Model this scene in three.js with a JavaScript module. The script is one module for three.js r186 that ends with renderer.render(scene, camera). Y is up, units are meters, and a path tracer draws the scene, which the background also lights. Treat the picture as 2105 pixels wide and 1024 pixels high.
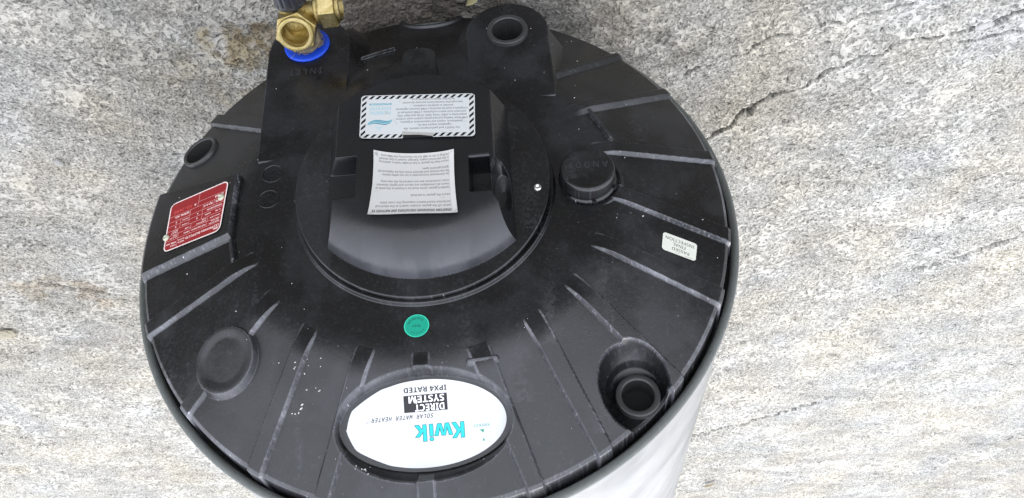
import * as THREE from 'three';
import { TextGeometry } from 'three/addons/geometries/TextGeometry.js';
import { FontLoader } from 'three/addons/loaders/FontLoader.js';
import { mergeGeometries } from 'three/addons/utils/BufferGeometryUtils.js';

// ---------------------------------------------------------------- camera, sky, sun, exposure
// The tank lies on its side on bare rock, its moulded end cap facing +z; lengths on the cap are in cap radii, U metres each.
const U = 0.27;
const scene = new THREE.Scene();
const camera = new THREE.PerspectiveCamera(2 * Math.atan(512 / 1740.4) * 180 / Math.PI, 1024 / 498, 0.02, 400);
const EYE = [-0.34016, 1.60636, 2.34107], LOOK = [0.031241, -0.538571, -0.842001], CAMUP = [0.09093, 0.84045, -0.534205];
camera.position.set(EYE[0] * U, (EYE[1] + 1) * U, EYE[2] * U);
camera.up.set(-CAMUP[0], -CAMUP[1], -CAMUP[2]);                      // the phone was held upside down
camera.lookAt(camera.position.x + LOOK[0], camera.position.y + LOOK[1], camera.position.z + LOOK[2]);
scene.add(camera);

const SUN = new THREE.Vector3(-0.34, 0.80, -0.50).normalize();
{
  const W = 256, H = 128, d = new Float32Array(W * H * 4);
  for (let j = 0; j < H; j++) for (let i = 0; i < W; i++) {
    const up = ((j + 0.5) / H - 0.5) * Math.PI, a = ((i + 0.5) / W - 0.5) * 2 * Math.PI;
    const x = Math.cos(a) * Math.cos(up), y = Math.sin(up), z = Math.sin(a) * Math.cos(up);
    const c = Math.max(0, x * SUN.x + y * SUN.y + z * SUN.z);
    const b = y < 0 ? 0.5 : (2.25 + 0.30 * Math.pow(Math.max(0, y), 0.8) + 0.9 * Math.pow(c, 5));
    const k = (j * W + i) * 4;
    d[k] = b * 0.93; d[k + 1] = b * 0.985; d[k + 2] = b * 1.09; d[k + 3] = 1;
  }
  const t = new THREE.DataTexture(d, W, H, THREE.RGBAFormat, THREE.FloatType);
  t.mapping = THREE.EquirectangularReflectionMapping; t.magFilter = THREE.LinearFilter; t.needsUpdate = true;
  scene.background = t; scene.environment = t;
  scene.backgroundIntensity = 1; scene.environmentIntensity = 1;
}
const sun = new THREE.DirectionalLight(new THREE.Color(1, 0.955, 0.88), 1.2);
sun.position.copy(SUN).multiplyScalar(5); sun.castShadow = true; sun.shadow.radius = 26;
sun.shadow.mapSize.set(2048, 2048);
Object.assign(sun.shadow.camera, { left: -3, right: 3, top: 3, bottom: -3, near: 0.1, far: 12 });
scene.add(sun, sun.target);
const renderer = new THREE.WebGLRenderer({ antialias: true });
renderer.toneMapping = THREE.LinearToneMapping;
renderer.toneMappingExposure = 1.0;
renderer.shadowMap.enabled = true;

// ---------------------------------------------------------------- helpers
let seed = 20240611;
const rnd = () => { seed = (seed + 0x6d2b79f5) | 0; let t = Math.imul(seed ^ (seed >>> 15), 1 | seed); t = (t + Math.imul(t ^ (t >>> 7), 61 | t)) ^ t; return ((t ^ (t >>> 14)) >>> 0) / 4294967296; };
const clamp = (x, a = 0, b = 1) => x < a ? a : x > b ? b : x;
const sstep = (x, a, b) => { const t = clamp((x - a) / (b - a)); return t * t * (3 - 2 * t); };
const mix = (a, b, t) => a + (b - a) * t;
const smin = (a, b, k) => { const h = clamp(0.5 + 0.5 * (b - a) / k); return b + (a - b) * h - k * h * (1 - h); };
const hash = (x, y, s) => { let h = Math.imul(x, 374761393) + Math.imul(y, 668265263) + Math.imul(s, 1274126177) | 0; h = Math.imul(h ^ (h >>> 13), 1274126177); h ^= h >>> 16; return (h >>> 0) / 4294967296; };
// value noise of period p cells
function vn(x, y, p, s) {
  const xi = Math.floor(x), yi = Math.floor(y), fx = x - xi, fy = y - yi, u = fx * fx * (3 - 2 * fx), v = fy * fy * (3 - 2 * fy);
  const x0 = ((xi % p) + p) % p, x1 = (x0 + 1) % p, y0 = ((yi % p) + p) % p, y1 = (y0 + 1) % p;
  const a = hash(x0, y0, s), b = hash(x1, y0, s), c = hash(x0, y1, s), d = hash(x1, y1, s);
  return a + (b - a) * u + (c - a) * v + (a - b - c + d) * u * v;
}
function fbm(x, y, p, s, n = 4) { let t = 0, a = 0.5, w = 0; for (let i = 0; i < n; i++) { t += a * vn(x, y, p, s + i); w += a; x *= 2; y *= 2; p *= 2; a *= 0.55; } return t / w; }
const names = {};
function named(n) { names[n] = (names[n] ?? -1) + 1; return names[n] ? n + '_' + String(names[n]).padStart(3, '0') : n; }
function mesh(name, geo, mat, parent) {
  const m = new THREE.Mesh(geo, mat); m.name = parent === scene ? named(name) : name; m.castShadow = m.receiveShadow = true; parent.add(m); return m;
}
function tag(o, label, category, group) { o.userData.label = label; o.userData.category = category; if (group) o.userData.group = group; return o; }
// from cap radii to metres, cap centre at height R
function fin(g) { g.translate(0, 1, 0); g.scale(U, U, U); return g; }
function capUV(g) { // uv from cap coordinates
  const p = g.attributes.position, uv = new Float32Array(p.count * 2);
  for (let i = 0; i < p.count; i++) { uv[2 * i] = (p.getX(i) + 1) / 2; uv[2 * i + 1] = (p.getY(i) + 1) / 2; }
  g.setAttribute('uv', new THREE.BufferAttribute(uv, 2));
  const nn = g.attributes.normal, c = new Float32Array(p.count * 3); for (let i = 0; i < p.count; i++) c[3 * i] = c[3 * i + 1] = c[3 * i + 2] = 1 + dustSheen(p.getX(i), p.getY(i), 0, nn.getY(i)); g.setAttribute('color', new THREE.BufferAttribute(c, 3)); return g;
}
// a lathe about the z axis through (x, y)
function latheZ(pts, seg, x = 0, y = 0, z = 0) { const g = new THREE.LatheGeometry(pts.map((p) => new THREE.Vector2(p[0], p[1])), seg); g.rotateX(Math.PI / 2); g.translate(x, y, z); return g; }
function tex(n, h, fn, comps, srgb) {
  const d = new Uint8Array(n * h * comps); fn(d);
  const t = new THREE.DataTexture(d, n, h, comps === 1 ? THREE.RedFormat : THREE.RGBAFormat);
  t.magFilter = THREE.LinearFilter; t.minFilter = THREE.LinearMipmapLinearFilter; t.generateMipmaps = true; t.wrapS = t.wrapT = THREE.RepeatWrapping;
  if (srgb) t.colorSpace = THREE.SRGBColorSpace; t.needsUpdate = true; return t;
}
const toS = (l) => 255 * clamp(l <= 0.0031308 ? 12.92 * l : 1.055 * Math.pow(l, 1 / 2.4) - 0.055);

// ---------------------------------------------------------------- ground: bare weathered granite
const TILE = 1.2;
let rockMap, rockBump, rockRough;
{
  const N = 2048, hgt = new Float32Array(N * N), col = new Uint8Array(N * N * 4);
  const worley = (u, v, p, s, out) => {
    const x = u * p, y = v * p, xi = Math.floor(x), yi = Math.floor(y); let f1 = 9, f2 = 9, id = 0;
    for (let dy = -1; dy <= 1; dy++) for (let dx = -1; dx <= 1; dx++) {
      const cx = (xi + dx + p) % p, cy = (yi + dy + p) % p, px = xi + dx + hash(cx, cy, s) - x, py = yi + dy + hash(cx, cy, s + 1) - y, d = px * px + py * py;
      if (d < f1) { f2 = f1; f1 = d; id = hash(cx, cy, s + 2); } else if (d < f2) f2 = d;
    }
    out[0] = Math.sqrt(f1); out[1] = Math.sqrt(f2); out[2] = id;
  };
  const B = [0, 0, 0], cutMap = new Float32Array(N * N);
  for (let q = 0; q < 17000; q++) {                                    // short broken crevices, most of them along the foliation
    let x = rnd() * N, y = rnd() * N, a = (rnd() - 0.5) * 0.9 - 0.1 + (rnd() < 0.12 ? (rnd() - 0.5) * 3 : 0);
    if (fbm(x / N * 30, y / N * 44, 1 << 9, 95, 3) < 0.36 + 0.26 * rnd()) continue;
    const big = Math.pow(rnd(), 7), L = 3 + 30 * big + 9 * rnd(), w = 0.35 + 1.6 * big + 0.6 * rnd(), amp = 0.15 + 0.5 * Math.pow(rnd(), 2);
    for (let t = 0; t < L; t += 0.5) {
      x += Math.cos(a) * 0.5; y += Math.sin(a) * 0.5; a += (rnd() - 0.5) * 0.5; const ww = w * Math.sin(Math.PI * (t + 0.5) / (L + 1)) + 0.35, R = Math.ceil(ww + 1);
      for (let dj = -R; dj <= R; dj++) for (let di = -R; di <= R; di++) { const X = ((Math.floor(x) + di) % N + N) % N, Y = ((Math.floor(y) + dj) % N + N) % N, d = Math.hypot(Math.floor(x) + di + 0.5 - x, Math.floor(y) + dj + 0.5 - y), v = amp * clamp(ww + 0.5 - d); if (v > cutMap[Y * N + X]) cutMap[Y * N + X] = v; }
    }
  }
  for (let j = 0; j < N; j++) for (let i = 0; i < N; i++) {
    const u = i / N, v = j / N;
    const wx = 0.45 * (fbm(u * 60, v * 60, 60, 31, 3) - 0.5), wy = fbm(u * 60, v * 60, 60, 41, 3) - 0.5;
    const uw = (u + wx * 0.010 + 1) % 1, vw = (v + wy * 0.0035 + 1) % 1;
    worley(uw, vw, 380, 7, B);
    const crust = fbm(uw * 24, vw * 24, 24, 51, 5), mid = fbm(u * 9, v * 9, 9, 61, 4), f1 = fbm(uw * 220, vw * 300, 1 << 9, 71, 1), fine = vn(u * 700, v * 700, 700, 72), fine2 = vn(u * 1024, v * 1024, 1024, 73);
    const lumps = 0.6 * vn(uw * 130, vw * 190, 1 << 9, 82) + 0.4 * vn(uw * 300, vw * 400, 1 << 9, 83);
    const g1 = vn(uw * 260, vw * 290, 1 << 9, 84), g2 = vn(uw * 420, vw * 500, 1 << 9, 85);
    const pale = sstep(g1 * 0.62 + g2 * 0.38 + (crust - 0.5) * 0.8, 0.58, 0.68);   // pale quartz knobs, clustered
    const cut = cutMap[j * N + i];
    let l = 0.248 + 0.06 * (mid - 0.5) + 0.09 * (B[2] - 0.5) + 0.21 * (fine - 0.5) + 0.20 * (fine2 - 0.5) + 0.08 * (lumps - 0.5);
    if (B[2] > 0.94) l -= 0.10;
    l = mix(l, 0.43 + 0.14 * (fine - 0.5), pale * 0.75);
    l *= 1 - 0.82 * cut;
    const warm = (fbm(u * 14, v * 14, 14, 91, 3) - 0.5) * 0.12 + 0.090;
    const k = j * N + i;
    col[k * 4] = toS(l * (1 + warm)); col[k * 4 + 1] = toS(l * (1 + warm * 0.25)); col[k * 4 + 2] = toS(l * (1 - warm * 1.1)); col[k * 4 + 3] = 255;
    hgt[k] = 0.30 * pale + 0.55 * lumps + 0.20 * (f1 - 0.5) + 0.14 * fine + 0.45 * crust - 0.75 * cut;
  }
  let lo = 9, hi = -9; for (const h of hgt) { if (h < lo) lo = h; if (h > hi) hi = h; }
  rockMap = tex(N, N, (d) => d.set(col), 4, true);
  rockBump = tex(N, N, (d) => { for (let k = 0; k < N * N; k++) d[k] = 255 * (hgt[k] - lo) / (hi - lo); }, 1);
}
const rockMat = new THREE.MeshStandardMaterial({ map: rockMap, bumpMap: rockBump, bumpScale: 0.0070, roughness: 0.93, metalness: 0, vertexColors: true });
{
  const span = (...q) => { const r = []; for (let k = 0; k + 2 < q.length; k += 2) { const n = Math.round((q[k + 2] - q[k]) / q[k + 1]); for (let i = 0; i < n; i++) r.push(mix(q[k], q[k + 2], i / n)); } r.push(q[q.length - 1]); return r; };
  const far = (r) => { let st = 0.02, lo = r[0], hi = r[r.length - 1]; while (hi < 80) { lo -= st; hi += st; st *= 1.45; r.unshift(lo); r.push(hi); } return r; };
  const xs = far(span(-1.7, 0.0062, -0.75, 0.0022, -0.2, 0.0048, 1.5)), zs = far(span(-2.4, 0.0074, -0.6, 0.0034, -0.3, 0.0019, 0.12, 0.008, 0.5));
  const cracks = [
    { w: 0.0030, d: 0.007, p: [[-0.318, -0.245], [-0.339, -0.224], [-0.366, -0.196], [-0.387, -0.178], [-0.413, -0.158], [-0.445, -0.141], [-0.476, -0.125], [-0.507, -0.115], [-0.536, -0.1], [-0.575, -0.097], [-0.612, -0.093], [-0.659, -0.068]] },
    { w: 0.0026, d: 0.005, p: [[-0.606, -0.112], [-0.643, -0.103], [-0.673, -0.101], [-0.75, -0.09]] },
    { w: 0.0020, d: 0.004, p: [[-0.235, -0.150], [-0.263, -0.13], [-0.306, -0.104], [-0.349, -0.09], [-0.385, -0.07], [-0.416, -0.062], [-0.447, -0.055], [-0.488, -0.046], [-0.523, -0.04], [-0.6, -0.02]] },
    { w: 0.006, d: 0.011, p: [[-0.40, -1.39], [-0.454, -1.372], [-0.541, -1.327], [-0.613, -1.281], [-0.702, -1.227]] },
    { w: 0.005, d: 0.008, p: [[-0.727, -0.658], [-0.796, -0.622], [-0.87, -0.561]] },
    { w: 0.004, d: 0.006, p: [[0.69, -0.44], [0.64, -0.468], [0.60, -0.492]] },
  ];
  const pits = [[-0.222, -0.012, 5], [-0.247, -0.061, 4], [-0.292, -0.088, 4], [-0.355, -0.054, 3.5], [-0.408, -0.13, 4], [-0.377, -0.135, 4], [-0.332, -0.17, 3.5], [-0.479, -0.262, 4], [-0.42, -0.224, 4], [-0.368, -0.231, 5]];
  for (let i = 0; i < 70; i++) pits.push([-0.25 - rnd() * 0.9, -0.02 - rnd() * 0.8, 2.5 + rnd() * 2.5]);
  const stainsAndShade = [[0.03, 0.0, 0.15, [0.40, 0.36, 0.33], 0.95], [-0.12, -0.02, 0.16, [0.62, 0.61, 0.60], 0.8], [0.02, -0.02, 0.34, [0.80, 0.79, 0.78], 0.8], [0.207, -0.018, 0.045, [0.74, 0.62, 0.40], 0.85], [0.256, -0.043, 0.06, [0.95, 0.88, 0.70], 0.5], [0.185, 0.0, 0.03, [0.62, 0.5, 0.32], 0.8], [0.62, -0.488, 0.045, [0.68, 0.56, 0.44], 0.6], [0.672, -0.455, 0.04, [0.72, 0.60, 0.48], 0.45], [0.709, -0.464, 0.04, [0.85, 0.75, 0.6], 0.5]];  // large entries paint the shade under the tank, small ones are brown staining
  const nx = xs.length, nz = zs.length, pos = new Float32Array(nx * nz * 3), colr = new Float32Array(nx * nz * 3), uv = new Float32Array(nx * nz * 2), idx = [];
  const PB = 1 << 20;
  for (let j = 0; j < nz; j++) for (let i = 0; i < nx; i++) {
    const x = xs[i], z = zs[j], k = j * nx + i, ax = x * 0.94 + z * 0.34, az = -x * 0.34 + z * 0.94;      // foliation runs a little across
    const near = Math.abs(x) < 3 && Math.abs(z) < 4;
    let y = 0, c = z > 0 ? 0.35 : 1.1, tr = 1, tg = 1, tb = 1;  // dark tone of the unseen front ground is added to dim cap reflections
    if (near) {
      const roughen = sstep(-z, 0.1, 0.7);
      y += (fbm(x * 3.1 + 50, z * 3.1 + 50, PB, 5, 3) - 0.62) * 0.012;
      const led = fbm(ax * 16 + 90, az * 52 + 90, PB, 9, 4), led2 = fbm(ax * 46 + 70, az * 130 + 70, PB, 19, 3);
      y += (led - 0.5) * mix(0.006, 0.013, roughen) + (led2 - 0.5) * mix(0.0035, 0.0075, roughen) + (hash(i, j, 77) - 0.5) * 0.0012;
      // rock tone with the front shade painted in: greyer and more speckled near the cap on the left, paler farther back
      const big = fbm(x * 2.3 + 20, z * 2.3 + 20, PB, 13, 4), band = fbm(ax * 5 + 30, az * 18 + 30, PB, 23, 4);
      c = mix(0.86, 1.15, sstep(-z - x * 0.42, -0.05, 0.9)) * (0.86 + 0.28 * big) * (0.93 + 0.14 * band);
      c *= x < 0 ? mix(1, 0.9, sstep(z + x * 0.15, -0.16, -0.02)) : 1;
      c *= mix(1, 0.35, sstep(z, 0.05, 0.2));  // ground before the cap darkened to cut its reflection in the plastic
      c *= 1 - 0.14 * sstep(led, 0.50, 0.34) ;
      const hue = fbm(x * 6 + 10, z * 6 + 10, PB, 33, 3) - 0.5; tr *= 1 + hue * 0.05; tb *= 1 - hue * 0.07;
      const wob = (fbm(x * 55 + 5, z * 55 + 5, PB, 43, 3) - 0.5) * 0.016;
      for (const q of cracks) for (let m = 0; m + 1 < q.p.length; m++) {
        const [x0, z0] = q.p[m], [x1, z1] = q.p[m + 1]; if (x > Math.max(x0, x1) + 0.04 || x < Math.min(x0, x1) - 0.04) continue;
        const L2 = (x1 - x0) ** 2 + (z1 - z0) ** 2, t = clamp(((x - x0) * (x1 - x0) + (z - z0) * (z1 - z0)) / L2), dx = x - x0 - t * (x1 - x0) + wob, dz = z - z0 - t * (z1 - z0) + wob, d = Math.hypot(dx, dz);
        const wv = q.w * (0.35 + 1.3 * fbm(x * 30 + 3, z * 30 + 3, PB, 53, 2));
        if (d < wv) { y -= q.d * (1 - d / wv); c *= 0.30 + 0.5 * d / wv; } else if (d < wv + 0.02) { const s = 1 - (d - wv) / 0.02; y += 0.0016 * s; c *= 1 + 0.08 * s; }
      }
      for (const [px, pz, pr] of pits) { const d = Math.hypot(x - px, z - pz) / (pr * 0.001); if (d < 1.25) y -= 0.004 * sstep(d, 1.25, 0.3); }
      for (const [sx, sz, sr, sc, sa] of stainsAndShade) { const d = Math.hypot(x - sx, z - sz) / sr + (fbm(x * 60 + 8, z * 60 + 8, PB, 63, 3) - 0.5) * 1.6; const s = sa * sstep(d, 1.0, 0.35); if (s > 0) { tr *= mix(1, sc[0], s); tg *= mix(1, sc[1], s); tb *= mix(1, sc[2], s); } }
      const under = Math.max(Math.abs(x) - 0.14, Math.abs(z + 0.6) - 0.7, 0); y = mix(y - 0.001, y, sstep(under, 0, 0.1));
      if (Math.abs(x) < 0.2 && z < 0.05 && z > -1.4) y = Math.min(y, -0.001 + x * x * 0.35);
    }
    pos[k * 3] = x; pos[k * 3 + 1] = y; pos[k * 3 + 2] = z; uv[k * 2] = x / TILE + 0.31; uv[k * 2 + 1] = z / TILE + 0.17;
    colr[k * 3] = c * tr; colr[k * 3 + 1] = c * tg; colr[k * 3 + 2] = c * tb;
    if (i && j) { const a = k - nx - 1, b = k - nx; idx.push(a, k - 1, b, b, k - 1, k); }
  }
  const g = new THREE.BufferGeometry();
  g.setAttribute('position', new THREE.BufferAttribute(pos, 3)); g.setAttribute('uv', new THREE.BufferAttribute(uv, 2)); g.setAttribute('color', new THREE.BufferAttribute(colr, 3));
  g.setIndex(new THREE.BufferAttribute(new Uint32Array(idx), 1)); g.computeVertexNormals();
  const m = mesh('rock_ground', g, rockMat, scene); m.userData.kind = 'structure'; m.userData.label = 'rough weathered grey granite rock with cracks, brown staining and painted shade';
}

// ---------------------------------------------------------------- plastic of the end cap
let plastic, plasticCover, plasticBump;
{
  const N = 2048, scr = new Float32Array(N * N);
  for (let s = 0; s < 420; s++) {                                      // scuffs and hairline scratches
    let x = rnd() * N, y = rnd() * N, a = rnd() * 6.28; const L = 10 + rnd() * rnd() * 120, amp = 0.008 + 0.022 * rnd(), curl = (rnd() - 0.5) * 0.03;
    for (let t = 0; t < L; t += 0.7) { x += Math.cos(a) * 0.7; y += Math.sin(a) * 0.7; a += curl; const i = x | 0, j = y | 0; if (i > 0 && j > 0 && i < N && j < N) scr[j * N + i] = Math.max(scr[j * N + i], amp * (1 - t / L)); }
  }
  for (let s = 0; s < 900; s++) {                                      // specks of dust and grit
    const cx = rnd() * N, cy = rnd() * N, r = 0.8 + rnd() * rnd() * 2.2, amp = 0.02 + 0.12 * rnd() * rnd();
    for (let j = -4; j <= 4; j++) for (let i = -4; i <= 4; i++) { const X = (cx + i) | 0, Y = (cy + j) | 0; if (X < 0 || Y < 0 || X >= N || Y >= N) continue; const d = Math.hypot(i, j); if (d < r) scr[Y * N + X] = Math.max(scr[Y * N + X], amp * (1 - d / r * 0.6)); }
  }
  const drips = []; for (let s = 0; s < 26; s++) drips.push([rnd(), rnd(), 0.006 + rnd() * 0.02, 0.04 + rnd() * 0.12]);
  const col = new Uint8Array(N * N * 4), rg = new Uint8Array(N * N * 4);
  for (let j = 0; j < N; j++) for (let i = 0; i < N; i++) {
    const u = i / N, v = j / N, k = j * N + i;
    const dust = fbm(u * 12, v * 12, 12, 5, 5), film = fbm(u * 5, v * 5, 5, 15, 3), grit = fbm(u * 300, v * 300, 300, 25, 2);
    let l = 0.0050 + 0.009 * sstep(dust, 0.46, 0.70) + 0.006 * (film - 0.5) + 0.006 * sstep(grit, 0.62, 0.85);
    for (const [du, dv, dw, dl] of drips) { const t = (dv - v) / dl; if (t > 0 && t < 1) { const dd = Math.abs(u - du + (fbm(u * 40, v * 40, 40, 35, 2) - 0.5) * 0.012) / dw; if (dd < 1) l += 0.012 * (1 - dd) * (1 - t) * sstep(grit, 0.3, 0.6); } }
    l += scr[k];
    col[k * 4] = toS(l * 1.0); col[k * 4 + 1] = toS(l * 0.99); col[k * 4 + 2] = toS(l * 1.04); col[k * 4 + 3] = 255;
    const r = clamp(0.33 + 0.30 * (dust - 0.5) + 0.22 * (film - 0.5) + 0.12 * (grit - 0.5) + scr[k] * 1.5, 0.2, 0.95);
    rg[k * 4] = 0; rg[k * 4 + 1] = 255 * r; rg[k * 4 + 2] = 0; rg[k * 4 + 3] = 255;
  }
  const m = tex(N, N, (d) => d.set(col), 4, true), r = tex(N, N, (d) => d.set(rg), 4);
  plasticBump = tex(512, 512, (d) => { for (let j = 0; j < 512; j++) for (let i = 0; i < 512; i++) d[j * 512 + i] = 255 * (0.6 * fbm(i / 4, j / 4, 128, 3, 2) + 0.4 * fbm(i / 32, j / 32, 16, 4, 3)); }, 1);
  plasticBump.repeat.set(4, 4);
  plastic = new THREE.MeshPhysicalMaterial({ map: m, roughnessMap: r, roughness: 1, metalness: 0, bumpMap: plasticBump, bumpScale: 0.00007, ior: 1.56, vertexColors: true });
  plasticCover = new THREE.MeshPhysicalMaterial({ map: m, roughnessMap: r, roughness: 0.95, metalness: 0, ior: 1.55, bumpMap: plasticBump, bumpScale: 0.00006, vertexColors: true });
}
const letterGlintPlastic = new THREE.MeshPhysicalMaterial({ color: new THREE.Color(0.026, 0.026, 0.028), roughness: 0.4 });  // paler tone paints the highlights of the raised letters
const threadMat = new THREE.MeshPhysicalMaterial({ color: new THREE.Color(0.036, 0.035, 0.034), roughness: 0.30 });
const boreMat = new THREE.MeshStandardMaterial({ color: new THREE.Color(0.008, 0.008, 0.008), roughness: 0.8 });
const steelMat = new THREE.MeshStandardMaterial({ color: new THREE.Color(0.75, 0.74, 0.70), metalness: 1, roughness: 0.3 });

// ---------------------------------------------------------------- the cap as one moulded surface, cut into its parts
const RT = 0.572, ZD = 0.21, SL = 0.4016;
const cone = (r) => ZD - (r - RT) * SL;
const RIBS = [  // [light start, light end, dark start, dark end]
  [-0.280, 0.497, -0.454, 0.863, -0.342, 0.477, -0.503, 0.835], [-0.412, 0.395, -0.688, 0.682, -0.448, 0.350, -0.727, 0.634], [-0.506, 0.263, -0.862, 0.418, -0.530, 0.212, -0.884, 0.356],
  [-0.560, 0.085, -0.932, 0.202, -0.575, 0.028, -0.944, 0.142], [-0.560, -0.085, -0.939, -0.115, -0.550, -0.140, -0.930, -0.170], [-0.510, -0.255, -0.850, -0.420, -0.490, -0.310, -0.813, -0.470],
  [-0.440, -0.440, -0.718, -0.639, -0.400, -0.475, -0.680, -0.672], [0.141, 0.534, 0.285, 0.903, 0.200, 0.513, 0.336, 0.889], [0.316, 0.472, 0.487, 0.825, 0.367, 0.440, 0.535, 0.791],
  [0.440, 0.361, 0.719, 0.626, 0.478, 0.309, 0.754, 0.585], [0.516, 0.217, 0.880, 0.352, 0.540, 0.165, 0.902, 0.295], [0.520, -0.310, 0.819, -0.508, 0.480, -0.370, 0.801, -0.563],
  [-0.121, 0.585, -0.251, 0.939, -0.191, 0.580, -0.305, 0.923], [0.045, 0.570, 0.051, 0.960, -0.013, 0.570, -0.007, 0.960],
].map(([a, b, c, d, e, f, g, h]) => {
  const n = (p, q, o) => { let nx = -(q[1] - p[1]), ny = q[0] - p[0]; const l = Math.hypot(nx, ny); nx /= l; ny /= l; if ((o[0] - p[0]) * nx + (o[1] - p[1]) * ny < 0) { nx = -nx; ny = -ny; } return [nx, ny, -(p[0] * nx + p[1] * ny)]; };
  return { l: n([a, b], [c, d], [e, f]), k: n([e, f], [g, h], [a, b]), cx: (c + g) / 2, cy: (d + h) / 2, rs: Math.min(Math.hypot(a, b), Math.hypot(e, f)) };
});
// how worn each rib is along its edges, painted sky glint included, and how wide its flanks are
const RIBW = [[0.9, 0.0078], [0.9, 0.0075], [0.75, 0.0065], [0.6, 0.006], [0.4, 0.008], [0.06, 0.018], [0.05, 0.018], [0.7, 0.008], [0.85, 0.008], [0.75, 0.008], [0.65, 0.008], [0.22, 0.007], [0.8, 0.0078], [0.8, 0.008]];
const HL = (p, q, o) => { let nx = -(q[1] - p[1]), ny = q[0] - p[0]; const l = Math.hypot(nx, ny); nx /= l; ny /= l; if ((o[0] - p[0]) * nx + (o[1] - p[1]) * ny < 0) { nx = -nx; ny = -ny; } return [nx, ny, -(p[0] * nx + p[1] * ny)]; };
const PED = [HL([0.609, 0.103], [0.922, 0.138], [0.76, -0.03]), HL([0.634, -0.157], [0.917, -0.196], [0.76, -0.03]), [1, 0, -0.612]];
const BARS = [[-0.552, -0.281, -0.606, -0.161], [0.613, 0.110, 0.598, 0.178], [-0.120, 0.595, -0.194, 0.589], [0.235, -0.667, 0.120, -0.703]];
const PUCK = [0.604, 0.495, 0.105], PORT = [-0.588, 0.666], SIDE = [0.819, -0.362], OUT = [-0.300, -0.675], INL = [0.425, -0.705], ANO = [-0.512, 0.012];
const pa = Math.atan2(PUCK[1], PUCK[0]), pcx = Math.cos(pa), pcy = Math.sin(pa);
const boss = (x, y, x0, x1, cx, cy, R, ytop) => {                      // distance outside a stadium that is open towards the disc
  const dx = Math.max(x0 - x, x - x1, 0), dt = Math.max(y - ytop, 0);
  if (y < cy) return Math.max(0, Math.hypot(x - cx, y - cy) - R);
  return Math.hypot(dx, dt);
};
let FID = 'end_cap', FN = 0, WEAR_GLINT = 0;                                           // the feature that shaped the last point
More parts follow.
